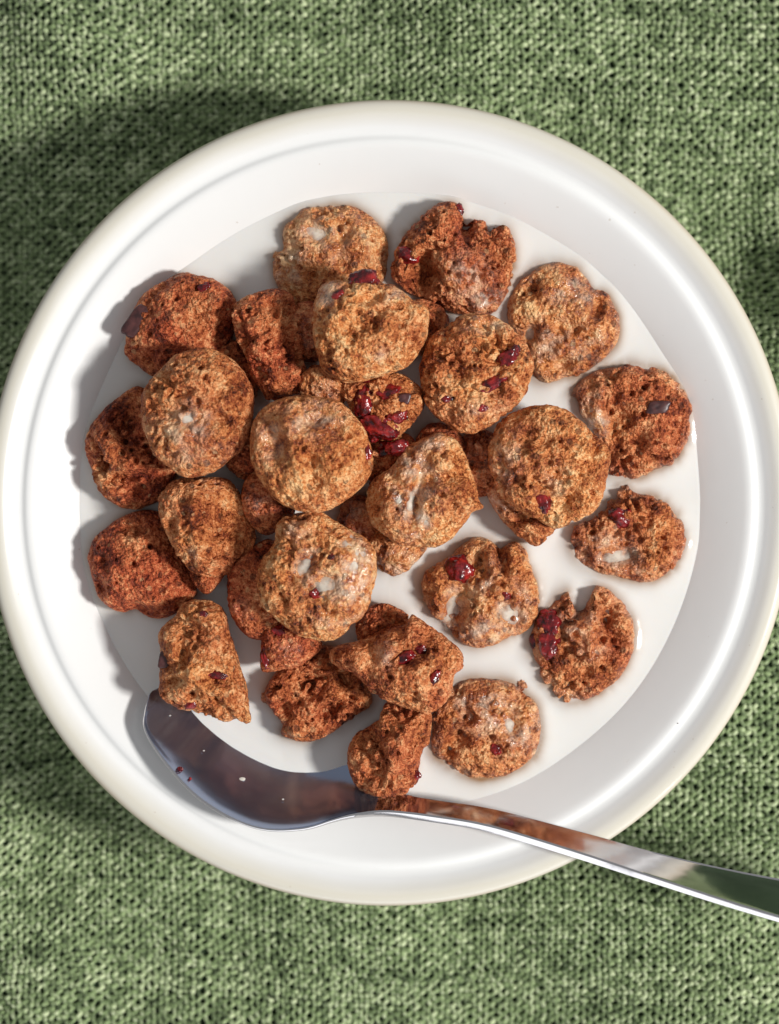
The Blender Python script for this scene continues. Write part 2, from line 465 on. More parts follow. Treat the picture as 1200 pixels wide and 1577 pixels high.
def build_spoon():
    # t, px, py, z(mm), half width(mm), hollow(mm), thickness(mm), roll(deg)
    keys = [(0.00, 233, 1066, 41.4, 0.5, 0.05, 1.0, 38), (0.04, 243, 1074, 41.5, 5.3, 0.9, 1.0, 38), (0.12, 262, 1088, 41.6, 9.6, 2.3, 1.0, 38),
            (0.30, 310, 1117, 41.7, 13.6, 4.0, 1.0, 38), (0.50, 368, 1151, 42.0, 16.2, 5.0, 1.0, 38), (0.70, 432, 1184, 42.2, 16.0, 4.9, 1.05, 38),
            (0.85, 486, 1206, 42.3, 12.6, 3.4, 1.15, 40), (0.94, 524, 1218, 42.6, 8.4, 1.8, 1.4, 43), (1.00, 556, 1226, 43.2, 5.2, 0.9, 1.8, 46),
            (1.08, 600, 1233, 44.2, 3.2, 0.3, 2.2, 50), (1.20, 670, 1244, 45.6, 2.6, 0.12, 2.4, 53), (1.36, 760, 1259, 47.4, 2.8, 0.12, 2.4, 54),
            (1.62, 900, 1298, 50.0, 3.5, 0.12, 2.3, 57), (1.85, 1020, 1334, 53.8, 4.4, 0.2, 2.1, 60), (2.10, 1150, 1369, 56.8, 6.0, 0.3, 1.9, 62),
            (2.45, 1330, 1411, 59.6, 8.2, 0.5, 1.8, 62), (2.75, 1470, 1443, 61.0, 9.0, 0.6, 1.8, 60), (2.90, 1535, 1457, 61.6, 7.6, 0.5, 1.8, 60), (2.97, 1565, 1463, 61.9, 4.4, 0.3, 1.7, 60), (3.00, 1578, 1466, 62.0, 0.6, 0.0, 1.6, 60)]
    ts = np.concatenate([np.linspace(0, 0.12, 14, endpoint=False), np.linspace(0.12, 1.1, 60, endpoint=False), np.linspace(1.1, 2.9, 70, endpoint=False), np.linspace(2.9, 3, 12)])
    Q = spline(keys, ts)
    C = np.array([P(q[0], q[1], q[2] / 1000) for q in Q])
    T = np.gradient(C, axis=0); T /= np.linalg.norm(T, axis=1)[:, None]
    U0 = np.array([0, 0, 1.0])
    Sd = np.cross(T, U0); Sd /= np.linalg.norm(Sd, axis=1)[:, None]      # towards the bottom of the photo
    U = np.cross(Sd, T)
    w = np.maximum(Q[:, 3], 0.3) / 1000; c = np.maximum(Q[:, 4], 0) / 1000; th = Q[:, 5] / 1000; ro = np.radians(Q[:, 6])
    S2 = Sd * np.cos(ro)[:, None] + U * np.sin(ro)[:, None]
    U2 = U * np.cos(ro)[:, None] - Sd * np.sin(ro)[:, None]
    nu = 23; us = np.linspace(-1, 1, nu)
    prof = []
    for i in range(len(ts)):
        top = [(u * w[i], -c[i] * (1 - abs(u) ** 2.2)) for u in us]
        e = min(0.00035, th[i] * 0.3, w[i] * 0.3)
        # rounded edges: pull the last points in and down, then the side, then the underside
        top[0] = (-w[i] + e, top[0][1]); top[-1] = (w[i] - e, top[-1][1])
        side_r = [(w[i], -e), (w[i] + e * 0.1, -th[i] * 0.5), (w[i], -th[i] + e)]
        bot = [(u * (w[i] - e), -c[i] * (1 - abs(u) ** 2.2) - th[i]) for u in us[::-1]]
        side_l = [(-w[i], -th[i] + e), (-w[i] - e * 0.1, -th[i] * 0.5), (-w[i], -e)]
        prof.append(top + side_r + bot + side_l)
    prof = np.array(prof)
    m = prof.shape[1]
    V = C[:, None, :] + prof[:, :, 0][..., None] * S2[:, None, :] + prof[:, :, 1][..., None] * U2[:, None, :]
    ids = np.arange(len(ts) * m).reshape(len(ts), m); nx = np.roll(ids, -1, axis=1)
    F = np.stack([ids[:-1], ids[1:], nx[1:], nx[:-1]], -1)
    root = bpy.data.objects.new('spoon', None); COL.objects.link(root)
    tag(root, 'steel spoon dipped in the milk, its handle lying across the cream rim', 'spoon')
    cut = int(np.searchsorted(ts, 1.04))
    V = V.reshape(-1, 3)
    for nm, a, b in (('spoon_bowl', 0, cut), ('handle', cut, len(ts) - 1)):
        FF = F[a:b].reshape(-1, 4)
        used = np.unique(FF); remap = np.full(len(V), -1); remap[used] = np.arange(len(used))
        faces = [tuple(r) for r in remap[FF]]
        if a == 0: faces.append(tuple(remap[ids[0]]))
        else: faces.append(tuple(remap[ids[-1]][::-1]))
        o = mesh_obj(nm, V[used], faces, M_STEEL, root)
        if a == 0:                                   # hollow takes filmed steel with painted dark reflection, rim plain steel
            o.data.materials.append(M_STEEL_REFL)
            mi = np.zeros(len(faces), dtype=np.int32)
            mi[:len(FF)] = np.tile((np.arange(m) < nu - 1).astype(np.int32), b - a)
            o.data.polygons.foreach_set('material_index', mi)
    return V
SPOON_V = build_spoon()
for _o in bpy.data.objects:
    if _o.name in ('spoon_bowl', 'handle'):
        _o.data.set_sharp_from_angle(angle=math.radians(38))

# ------------------------------------------------------------------ the cookies
# outline: photo pixels traced round each cookie.  z: height of its widest line (mm).  up/dn: half heights (mm).
# tilt: rise of the top per metre to the right / to the top.  crumb: 0 smooth baked crust .. 1 torn crumb.
# f: features (kind, px, py, rx px, ry px, turn deg, mm):  pit / bump (mm deep or high), film (milk soaked), puddle, fruit, choc
COOKIES = [
 dict(o=[(198,500),(212,470),(227,450),(253,433),(280,421),(307,425),(333,433),(353,447),(365,470),(362,500),(352,530),(330,560),(300,577),(262,585),(237,580),(217,567),(195,547),(194,527)],
  z=27, up=7.5, dn=10, tilt=(0.05,0.05), crumb=.45, tone=.85, label='reddish domed cookie with a dark chocolate slab stuck to its side',
  f=[('choc',214,496,12,24,-28,3.2),('fruit',317,446,9,6,30,1),('pit',255,445,10,6,20,1.0),('pit',300,495,22,12,30,.8),('bump',265,500,28,20,0,.8),('pit',235,555,10,8,0,.9),('pit',330,520,22,20,0,1.2)]),
 dict(o=[(358,483),(367,467),(387,453),(413,447),(437,447),(450,457),(457,480),(470,500),(474,527),(467,553),(480,590),(477,607),(453,610),(430,616),(413,617),(403,600),(387,580),(380,553),(367,523)],
  z=33, up=7, dn=10, tilt=(-0.25,0), crumb=.9, tone=.8, label='broken reddish cookie with an open dark crack, beside the cookie with chocolate slab',
  f=[('pit',447,525,13,26,10,3.0),('pit',420,475,12,8,0,1.3),('bump',395,520,12,40,15,1.0),('bump',430,590,25,12,0,.8),('pit',385,545,6,8,0,.8)]),
 dict(o=[(437,357),(447,337),(467,323),(507,317),(543,318),(567,330),(587,350),(598,373),(598,400),(592,430),(570,455),(520,480),(470,478),(440,460),(427,440),(420,402),(425,387),(437,384)],
  z=22, up=7, dn=9, tilt=(0,0), crumb=.6, tone=.15, label='tan soaked cookie with a milk-filled dent, half behind the one with a cranberry crown',
  f=[('pit',488,362,18,13,-20,1.3),('puddle',488,363,20,14,-20,0),('bump',502,342,14,10,0,1.0),('pit',470,430,25,25,0,1.6),('film',520,370,60,40,0,.5),('film',450,410,25,30,0,.9),('pit',530,400,14,12,0,.9),('bump',560,380,20,25,0,.6)]),
 dict(o=[(603,400),(613,380),(627,357),(647,333),(670,317),(690,311),(708,318),(712,333),(720,348),(728,335),(747,343),(753,360),(767,350),(783,352),(793,377),(795,403),(790,430),(775,460),(760,482),(733,488),(693,480),(667,470),(633,452),(607,430)],
  z=25, up=7.5, dn=10, tilt=(0,0), crumb=1.0, tone=.75, label='badly torn dark cookie with ragged top edge and shiny wet lower rim',
  f=[('pit',650,430,22,28,-20,3.2),('pit',718,352,10,14,0,2.2),('pit',722,352,12,10,0,1.8),('fruit',628,395,14,10,-30,1),('bump',668,345,20,30,-35,1.2),('bump',715,415,30,26,0,1.2),('film',718,430,28,28,0,.9),('film',745,465,30,12,10,1),('pit',760,358,8,10,0,1.5),('bump',778,385,14,26,0,.8),('fruit',706,326,6,9,0,.6)]),
 dict(o=[(480,510),(483,477),(493,443),(510,433),(537,433),(543,423),(567,418),(583,427),(590,437),(607,440),(633,460),(657,473),(660,497),(653,530),(633,560),(607,573),(567,585),(527,588),(497,567),(486,537)],
  z=43, up=8.5, dn=8, tilt=(0,-0.06), crumb=.45, tone=.12, label='light tan cookie crowned with a dark red cranberry at its hollow broken edge',
  f=[('fruit',560,434,20,13,10,2.2),('fruit',522,458,9,6,25,.8),('pit',572,462,18,10,20,2.6),('pit',545,502,24,15,10,2.0),('pit',622,487,14,12,-20,1.6),('pit',600,475,16,8,10,1.5),('film',508,455,16,20,0,.9),('film',612,455,24,12,25,.8),('bump',520,490,16,18,0,1.1),('film',585,550,16,16,0,.5),('pit',508,543,6,6,0,.9),('bump',600,500,14,12,0,.8)]),
 dict(o=[(647,567),(653,550),(663,523),(683,503),(707,488),(733,483),(767,490),(783,500),(800,517),(818,545),(822,573),(813,600),(795,625),(767,647),(735,665),(710,667),(690,655),(665,635),(650,605)],
  z=38, up=7, dn=8, tilt=(0.05,0), crumb=.75, tone=.3, label='round cookie with a split red cranberry streak across its crumbly face',
  f=[('fruit',782,555,13,20,-30,1.2),('fruit',762,588,24,8,28,1.0),('pit',775,548,16,22,-25,1.6),('pit',700,570,14,24,0,1.2),('pit',762,523,8,9,0,1.4),('film',748,500,30,12,0,.8),('film',740,630,40,14,0,.45),('fruit',742,628,7,6,0,.4),('fruit',688,614,8,5,0,.4),('pit',725,545,8,14,0,.9)]),
 dict(o=[(783,460),(800,433),(810,427),(833,410),(860,405),(887,412),(903,427),(913,447),(933,452),(947,470),(954,493),(952,523),(940,543),(920,560),(893,577),(867,583),(843,590),(823,582),(815,560),(800,535),(786,505),(780,480)],
  z=22, up=6, dn=9, tilt=(0,0), crumb=.55, tone=.1, label='glossy soaked tan cookie full of rounded dimples, alone in milk by the rim',
  f=[('pit',915,478,10,17,-15,2.2),('pit',815,513,9,16,-20,1.8),('puddle',815,515,8,15,-20,0),('pit',870,505,14,10,0,1.6),('pit',865,562,16,9,10,1.8),('pit',845,535,12,9,0,1.3),('film',880,450,34,26,0,1),('film',850,530,50,40,0,.7),('bump',845,430,24,16,10,.9),('pit',820,440,20,10,30,1.0),('pit',910,545,9,8,0,1.0),('film',905,520,30,25,0,.7)]),
 dict(o=[(880,613),(887,593),(913,573),(943,563),(983,561),(1020,570),(1047,593),(1063,627),(1063,660),(1053,690),(1033,713),(1007,723),(983,735),(960,738),(937,730),(930,700),(912,665),(890,640)],
  z=22.3, up=6.5, dn=9, tilt=(0.04,0), crumb=.85, tone=.65, label='hollowed brown cookie with a square chocolate piece, against the right bowl wall',
  f=[('pit',950,655,20,36,15,2.8),('pit',935,690,18,20,0,1.6),('puddle',912,650,16,22,25,0),('choc',1008,628,15,9,0,1.2),('bump',1020,660,26,34,0,1.0),('bump',975,580,40,10,0,.8),('film',905,615,18,20,0,.7),('pit',980,680,10,16,0,1.5),('pit',1015,700,9,7,0,1.0)]),
 dict(o=[(745,740),(760,710),(800,700),(840,720),(860,770),(866,800),(858,815),(847,825),(827,841),(805,828),(790,820),(767,792),(752,768)],
  z=29, up=6, dn=10, tilt=(0,0), crumb=.8, tone=.35, label='cookie with a jagged broken edge, wedged under the larger cookie with red fruit spot',
  f=[('film',770,770,20,20,0,.8),('pit',800,800,14,8,20,1.4)]),
 dict(o=[(752,697),(755,680),(767,653),(790,637),(817,625),(850,625),(880,637),(903,657),(927,680),(940,700),(935,727),(931,753),(925,772),(907,793),(880,806),(855,813),(827,800),(793,785),(767,762),(756,730)],
  z=37, up=7.5, dn=8, tilt=(0.03,0), crumb=.7, tone=.2, label='large tan cookie with one small red fruit spot and a dimple near its bottom edge',
  f=[('fruit',834,770,10,17,10,.9),('pit',838,768,14,18,0,1.2),('pit',862,778,14,14,0,1.8),('film',772,700,22,40,0,.7),('pit',835,680,12,8,30,1.6),('pit',912,690,8,10,0,1.4),('bump',885,660,20,14,-30,.7),('film',850,740,20,30,0,.4),('pit',800,690,8,10,0,.8),('pit',882,765,9,14,20,1.2),('bump',900,740,20,26,0,.7)]),
 dict(o=[(877,830),(883,813),(907,797),(927,783),(937,767),(950,763),(953,747),(967,745),(977,757),(1000,762),(1027,773),(1047,797),(1057,823),(1053,850),(1040,873),(1013,890),(990,897),(957,890),(927,883),(897,867),(880,847)],
  z=22, up=6.2, dn=9, tilt=(0.02,0), crumb=.8, tone=.5, label='floating brown cookie with a dark fruit on top and an oval puddle of milk',
  f=[('fruit',954,795,16,13,0,1.4),('pit',948,853,24,13,0,2.2),('puddle',948,855,27,15,0,0),('film',930,840,34,22,0,.8),('pit',940,790,14,12,0,1.2),('bump',1005,850,24,26,0,.6),('film',970,880,40,10,0,.5)]),
 dict(o=[(820,967),(827,953),(848,932),(866,914),(877,911),(882,930),(893,938),(906,932),(912,904),(927,903),(947,917),(963,933),(975,960),(976,993),(967,1020),(947,1050),(920,1071),(893,1081),(867,1078),(847,1061),(830,1033),(820,1000),(815,987)],
  z=22, up=6.5, dn=9, tilt=(0.02,0), crumb=.9, tone=.55, label='bitten dark cookie with a notch in its edge and bright cranberries on one side',
  f=[('fruit',845,957,15,18,20,1.4),('fruit',843,989,14,18,10,1.5),('fruit',821,986,5,10,0,.6),('pit',893,938,10,14,0,1.2),('film',885,960,26,28,0,1),('pit',935,985,22,26,0,1.5),('pit',940,940,8,20,-30,1.0),('pit',870,1040,20,14,0,1.4),('bump',955,960,10,22,0,.8),('film',910,1000,20,12,0,.6),('pit',900,1030,9,9,0,1.2)]),
 dict(o=[(648,905),(655,880),(683,862),(700,848),(713,835),(733,827),(755,832),(770,846),(783,838),(795,835),(810,850),(817,873),(825,895),(831,925),(823,955),(805,975),(780,983),(757,993),(735,998),(713,990),(697,975),(680,955),(660,940)],
  z=23, up=7, dn=9, tilt=(0,0), crumb=.7, tone=.15, label='knobbly soaked cookie with a round red cranberry and a milk pool, amid open milk',
  f=[('fruit',707,875,18,18,0,2.4),('fruit',778,912,6,8,0,.5),('pit',700,930,18,34,-10,2.6),('puddle',694,940,15,34,-15,0),('pit',782,943,20,16,-20,1.6),('puddle',784,944,22,17,-20,0),('pit',735,860,10,14,0,2.0),('pit',772,862,9,24,0,2.0),('bump',755,860,9,22,10,1.2),('bump',792,865,14,24,0,.8),('film',735,900,30,40,0,.8),('film',740,970,50,20,0,.9),('bump',735,960,22,24,0,.8),('film',800,920,20,30,0,.5)]),
 dict(o=[(548,965),(557,950),(573,932),(593,930),(623,943),(634,960),(630,990),(590,1010),(555,1000)],
  z=29, up=6, dn=9, tilt=(0,0), crumb=.85, tone=.8, label='small dark cookie piece showing behind the cookie with the thick left tail',
  f=[('pit',590,945,12,7,20,1.0)]),
 dict(o=[(507,1010),(517,997),(540,990),(557,985),(585,972),(610,966),(627,961),(634,947),(653,957),(670,970),(693,987),(710,1003),(714,1028),(700,1037),(694,1067),(680,1087),(657,1095),(627,1090),(600,1080),(570,1063),(547,1038),(517,1027)],
  z=36, up=8, dn=9, tilt=(0.08,0), crumb=.5, tone=.6, label='lumpy reddish cookie with a thick tail and dark shiny fruit pieces on its top',
  f=[('fruit',622,1008,15,9,25,1.1),('fruit',648,995,9,7,0,.9),('fruit',668,1040,6,13,-25,.8),('pit',634,1003,24,12,15,1.4),('film',592,1003,14,18,0,.7),('pit',637,1068,9,7,0,1.2),('bump',650,1035,28,30,0,1.0),('bump',600,1000,14,30,0,.8),('pit',575,1000,10,26,-20,1.4),('bump',545,1015,20,12,0,.4),('pit',660,975,7,9,0,.9)]),
 dict(o=[(662,1100),(670,1080),(690,1057),(717,1045),(750,1043),(787,1047),(807,1063),(825,1083),(833,1105),(834,1130),(827,1160),(807,1177),(780,1193),(740,1197),(710,1190),(680,1173),(663,1147)],
  z=21, up=6.5, dn=9, tilt=(0,0), crumb=.7, tone=.3, label='round soaked cookie with dark holes and glossy milk film, above the spoon handle',
  f=[('fruit',762,1147,8,10,0,.7),('pit',762,1150,13,13,0,1.4),('pit',704,1135,16,12,10,2.6),('pit',690,1155,9,8,0,1.4),('film',755,1090,44,30,0,1),('film',790,1120,30,34,0,1),('pit',785,1112,12,18,0,1.2),('puddle',783,1112,10,16,0,0),('bump',735,1065,26,12,0,.6),('film',710,1075,24,14,0,.9),('pit',720,1100,9,7,0,1.0),('film',815,1110,10,26,0,.8)]),
 dict(o=[(535,1167),(540,1143),(552,1127),(573,1117),(588,1105),(592,1082),(627,1080),(660,1093),(664,1120),(662,1145),(651,1155),(643,1183),(646,1195),(630,1217),(607,1224),(573,1224),(550,1211),(539,1190)],
  z=30, up=8, dn=9, tilt=(0.1,0), crumb=.75, tone=.7, label='tall reddish broken chunk of cookie leaning beside the neck of the spoon',
  f=[('bump',610,1150,14,50,-12,1.4),('pit',560,1140,14,16,0,1.6),('pit',628,1145,7,10,0,1.2),('pit',585,1175,8,22,0,1.1),('fruit',641,1190,6,6,0,.5),('pit',600,1120,8,8,0,1.0),('bump',580,1205,22,12,0,.5)]),
 dict(o=[(408,1070),(414,1052),(425,1038),(440,1025),(467,1008),(503,995),(535,1010),(560,1040),(571,1065),(570,1085),(540,1107),(513,1127),(480,1142),(453,1138),(432,1130),(437,1113),(420,1093)],
  z=24, up=6.5, dn=9, tilt=(0,0), crumb=1.0, tone=.7, label='dark open-crumbed cookie lying face up in milk above the hollow of the spoon',
  f=[('pit',480,1050,24,20,0,2.4),('pit',455,1075,9,9,0,1.4),('pit',510,1090,14,12,0,1.6),('bump',460,1120,10,14,0,1.0),('pit',530,1050,12,16,0,1.4),('bump',430,1045,12,16,0,.8)]),
 dict(o=[(245,977),(257,960),(268,947),(280,930),(303,923),(333,929),(347,943),(353,973),(363,1003),(370,1030),(380,1060),(385,1093),(388,1113),(377,1114),(367,1107),(347,1110),(327,1101),(297,1094),(273,1091),(250,1073),(247,1047),(248,1010)],
  z=34, up=9, dn=9, tilt=(0.06,0.02), crumb=.6, tone=.35, label='upright broken cookie half with crumbly pale face resting on the spoon tip',
  f=[('fruit',336,1033,16,6,-10,.8),('pit',340,1040,20,10,-5,1.6),('fruit',298,1080,9,5,20,.5),('pit',285,1000,8,20,10,1.6),('bump',268,985,14,18,0,1.0),('bump',295,1030,18,20,0,1.0),('pit',270,1045,16,7,10,1.8),('pit',300,1065,8,6,0,1.2),('choc',257,1012,8,12,0,.4),('bump',325,960,22,26,0,.5),('fruit',318,942,6,5,0,.3)]),
 dict(o=[(350,905),(353,873),(365,855),(382,845),(413,830),(440,850),(450,900),(440,960),(420,985),(397,985),(376,976),(356,945)],
  z=31, up=6.5, dn=9, tilt=(-0.1,0), crumb=.35, tone=.9, label='smooth dark reddish cookie mostly hidden under the milk-splashed cookie',
  f=[('pit',385,880,12,18,0,1.0),('film',370,940,16,14,0,.4)]),
 dict(o=[(397,950),(403,975),(402,1000),(401,1025),(410,1034),(430,1031),(453,1027),(483,1012),(495,990),(470,965),(433,945)],
  z=31, up=6, dn=8, tilt=(0,-0.1), crumb=.4, tone=.9, label='angular dark cookie fragment poking out below the milk-splashed cookie',
  f=[('fruit',411,1012,6,14,10,.8),('fruit',432,970,10,8,0,.5),('film',445,1000,16,14,0,.5)]),
 dict(o=[(397,897),(403,863),(423,835),(426,808),(447,792),(475,787),(495,789),(513,800),(540,817),(560,827),(577,850),(579,880),(573,917),(560,947),(540,967),(507,988),(467,980),(427,953),(405,930)],
  z=42, up=8, dn=8, tilt=(0,0), crumb=.6, tone=.05, label='pale golden cookie splashed with white milk on its right side and a red speck',
  f=[('fruit',485,912,10,8,20,1.0),('pit',500,898,20,17,0,1.8),('puddle',502,900,22,19,0,0),('pit',470,868,13,24,-25,1.8),('puddle',470,870,12,25,-25,0),('puddle',553,862,18,22,0,0),('film',550,880,26,60,0,1),('film',535,905,34,40,0,.8),('film',460,815,20,16,0,.8),('pit',537,830,12,14,-30,1.2),('puddle',538,832,10,12,-30,0),('pit',448,890,8,8,0,1.4),('pit',435,918,10,7,0,1.3),('bump',455,805,24,10,-5,1.0),('fruit',512,855,6,5,0,.4),('film',515,950,30,20,0,.6),('pit',440,935,6,6,0,.9),('bump',520,845,18,10,-25,.8)]),
 dict(o=[(372,778),(375,752),(388,728),(415,722),(445,745),(455,785),(440,810),(425,820),(407,824),(385,805)],
  z=33, up=6, dn=9, tilt=(-0.05,0), crumb=.3, tone=.7, label='smooth brown cookie edge peeking from under the big domed cookie at the pile centre',
  f=[('film',400,775,16,20,0,.4)]),
 dict(o=[(460,590),(475,565),(500,560),(530,570),(540,600),(525,622),(495,625),(470,615)],
  z=33, up=5.5, dn=9, tilt=(0,0), crumb=.6, tone=.4, label='shadowed cookie scrap between the cranberry-crowned cookie and the big domed cookie',
  f=[('film',500,600,20,16,0,.5)]),
 dict(o=[(385,687),(390,653),(410,625),(447,610),(480,610),(520,617),(540,633),(557,653),(569,680),(574,713),(567,737),(547,760),(520,778),(490,790),(460,786),(430,774),(407,747),(390,717)],
  z=45, up=8.5, dn=9, tilt=(0,0.02), crumb=.4, tone=.1, label='big domed golden cookie with a wet dent on top at the centre of the pile',
  f=[('pit',425,680,16,26,15,1.9),('pit',485,640,30,16,10,1.4),('film',480,645,44,22,5,.9),('film',420,680,20,28,0,.8),('bump',447,655,15,15,0,1.5),('pit',480,705,12,8,0,1.6),('pit',487,743,12,10,0,1.6),('bump',460,715,16,12,0,1.0),('pit',455,758,8,6,0,1.1),('fruit',566,695,5,12,10,.5),('pit',520,660,8,10,0,.9),('bump',530,710,20,26,0,.5),('pit',475,765,6,6,0,.8)]),
 dict(o=[(133,677),(139,660),(147,647),(170,623),(197,602),(217,596),(250,620),(275,670),(278,710),(270,735),(258,757),(247,770),(225,780),(205,783),(180,777),(157,760),(140,723)],
  z=26, up=7.5, dn=10, tilt=(-0.05,0), crumb=.9, tone=.85, label='rough reddish cookie with flaky peeled crust beside the left bowl wall',
  f=[('bump',175,695,20,12,-30,1.4),('bump',205,715,22,10,25,1.2),('pit',195,735,22,10,10,1.6),('pit',200,645,20,16,0,1.8),('pit',162,720,10,10,0,1.4),('pit',220,755,12,10,0,1.4),('bump',150,680,10,20,-20,.8),('pit',225,690,14,20,0,1.2)]),
 dict(o=[(137,863),(140,845),(147,830),(177,803),(207,789),(243,788),(268,812),(287,868),(302,898),(298,920),(273,943),(240,952),(207,938),(190,942),(163,930),(147,903)],
  z=25.5, up=7.5, dn=10, tilt=(-0.04,0), crumb=.35, tone=1.0, label='deep red brown smooth-topped cookie nearest the left bowl wall, below the flaky one',
  f=[('pit',207,815,20,7,-5,2.2),('pit',160,900,9,12,0,1.8),('pit',165,865,10,12,0,1.2),('bump',215,880,40,34,0,.6),('pit',250,905,8,8,0,.9),('pit',222,935,18,8,10,1.2)]),
 dict(o=[(293,880),(315,872),(345,878),(338,897),(320,913),(303,902)],
  z=31, up=4.5, dn=7, tilt=(0,0), crumb=.3, tone=.8, label='small pointed cookie shard sticking out under the cookie standing on its edge',
  f=[]),
 dict(o=[(245,770),(250,758),(262,746),(283,737),(320,734),(350,740),(372,767),(390,808),(394,830),(382,855),(358,880),(328,890),(303,884),(288,872),(267,840),(253,807)],
  z=34, up=8, dn=9, tilt=(-0.15,0), crumb=.6, tone=.45, label='cookie standing on its edge, pale crust ridge beside a dark broken face',
  f=[('bump',305,800,10,50,5,1.6),('pit',355,810,28,45,15,3.6),('pit',270,805,8,14,0,1.2),('pit',312,800,6,8,0,1.2),('film',300,850,12,10,0,.6),('pit',330,850,12,10,0,1.6),('film',320,745,18,8,0,.5)]),
 dict(o=[(217,617),(224,598),(243,573),(267,550),(290,540),(315,537),(347,547),(370,567),(388,595),(391,625),(386,660),(370,692),(345,715),(318,731),(290,734),(262,721),(240,700),(222,662)],
  z=42, up=8, dn=9, tilt=(0,0), crumb=.6, tone=.4, label='rounded brown cookie with a smear of milk, topmost on the left of the pile',
  f=[('film',290,655,36,26,20,1),('puddle',293,645,15,11,20,0),('pit',240,628,14,12,0,1.4),('pit',262,640,12,7,0,1.3),('pit',287,605,16,6,10,1.6),('pit',345,645,14,8,-30,1.6),('bump',320,580,26,16,-10,.7),('pit',315,565,8,6,0,.7),('film',310,700,44,18,0,.5),('pit',348,605,8,6,0,.8),('bump',270,590,22,20,0,.4),('pit',270,625,10,8,0,.9)]),
 dict(o=[(520,597),(540,582),(580,575),(620,578),(650,600),(654,622),(637,650),(605,682),(575,672),(552,650),(535,622)],
  z=35, up=6, dn=9, tilt=(0.03,0), crumb=.7, tone=.4, label='cookie packed with wet dark red cranberries, sunk in the shade at the pile centre',
  f=[('fruit',562,620,13,24,-8,2.0),('fruit',585,655,26,15,-25,2.4),('fruit',612,640,14,10,20,1.6),('fruit',600,605,16,9,10,1.4),('choc',622,615,9,8,0,1.0),('fruit',577,668,9,10,0,1.2),('bump',605,620,12,9,0,1.0)]),
 dict(o=[(570,835),(582,812),(615,800),(650,815),(658,842),(640,865),(618,882),(590,881),(577,863)],
  z=28, up=6, dn=10, tilt=(0,0), crumb=.55, tone=.1, label='tan cookie edge soaking in milk under the cookie with the small side spike',
  f=[('film',610,862,40,20,0,.9)]),
 dict(o=[(567,793),(563,767),(572,742),(593,727),(610,711),(620,690),(643,680),(668,667),(687,668),(707,683),(720,713),(733,747),(736,768),(745,781),(728,788),(717,803),(697,827),(670,841),(643,842),(613,839),(593,823),(573,807)],
  z=37, up=7.5, dn=9, tilt=(0.03,-0.03), crumb=.6, tone=.1, label='tan cookie with milk running down a central groove and a small side spike',
  f=[('pit',640,765,10,34,-8,2.2),('puddle',632,775,8,26,-8,0),('pit',655,735,12,28,0,1.6),('puddle',612,765,9,12,0,0),('film',635,740,34,50,0,1),('film',675,680,34,14,20,.8),('pit',685,735,22,10,0,1.6),('bump',690,712,22,10,-20,1.0),('bump',600,790,14,30,10,.8),('pit',682,805,12,8,0,1.3),('pit',695,775,7,7,0,1.0),('pit',575,760,16,20,0,1.6),('film',640,815,20,26,0,.8),('fruit',612,690,16,10,0,1.0),('bump',715,760,18,24,0,.5),('puddle',650,800,10,14,20,0)]),
 dict(o=[(695,715),(705,680),(735,662),(770,675),(785,712),(775,748),(742,765),(708,750)],  # from here: added filler cookies, dark tone standing in for shade between cookies
  z=27, up=6, dn=10, tilt=(0,0), low=1, crumb=.7, tone=.8, label='added dark filler cookie deep in the gap left of the cookie with one red fruit spot', f=[('film',735,705,30,30,0,.4)]),
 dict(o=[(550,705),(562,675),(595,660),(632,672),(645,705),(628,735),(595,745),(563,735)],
  z=29, up=6, dn=10, tilt=(0,0), low=1, crumb=.7, tone=.9, label='added dark filler cookie in the gap below the one packed with cranberries', f=[('fruit',600,690,18,12,10,1)]),
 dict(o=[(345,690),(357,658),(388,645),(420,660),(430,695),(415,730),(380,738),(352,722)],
  z=29, up=6, dn=10, tilt=(0,0), low=1, crumb=.7, tone=.9, label='added dark filler cookie deep between the milk-smeared left cookie and the big domed one', f=[]),
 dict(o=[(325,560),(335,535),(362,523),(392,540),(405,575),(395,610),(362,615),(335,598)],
  z=26, up=6, dn=10, tilt=(0,0), low=1, crumb=.7, tone=.9, label='added dark filler cookie in the gap beneath the broken reddish cookie with an open crack', f=[]),
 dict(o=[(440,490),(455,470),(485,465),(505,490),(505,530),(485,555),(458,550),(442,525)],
  z=28, up=6, dn=10, tilt=(0,0), low=1, crumb=.7, tone=.7, label='added dark filler cookie in the gap left of the cranberry-crowned cookie', f=[('film',470,510,20,30,0,.4)]),
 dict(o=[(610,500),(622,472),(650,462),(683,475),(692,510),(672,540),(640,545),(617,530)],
  z=28, up=6, dn=10, tilt=(0,0), low=1, crumb=.7, tone=.8, label='added dark filler cookie in the gap beneath the badly torn dark cookie', f=[]),
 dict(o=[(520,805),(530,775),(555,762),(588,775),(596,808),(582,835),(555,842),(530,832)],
  z=26, up=5.5, dn=10, tilt=(0,0), low=1, crumb=.7, tone=.7, label='added dark filler cookie low between the milk-splashed cookie and the grooved tan one', f=[('film',550,800,20,30,0,.6)]),
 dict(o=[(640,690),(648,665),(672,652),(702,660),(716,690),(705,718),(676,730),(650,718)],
  z=28, up=5.5, dn=10, tilt=(0,0), low=1, crumb=.7, tone=.9, label='added dark filler cookie in the gap below the round cookie with a split cranberry streak', f=[]),
]

GROUP = 'mini cookies piled in the bowl of milk'
MENISCUS = []        # points where things break the milk surface

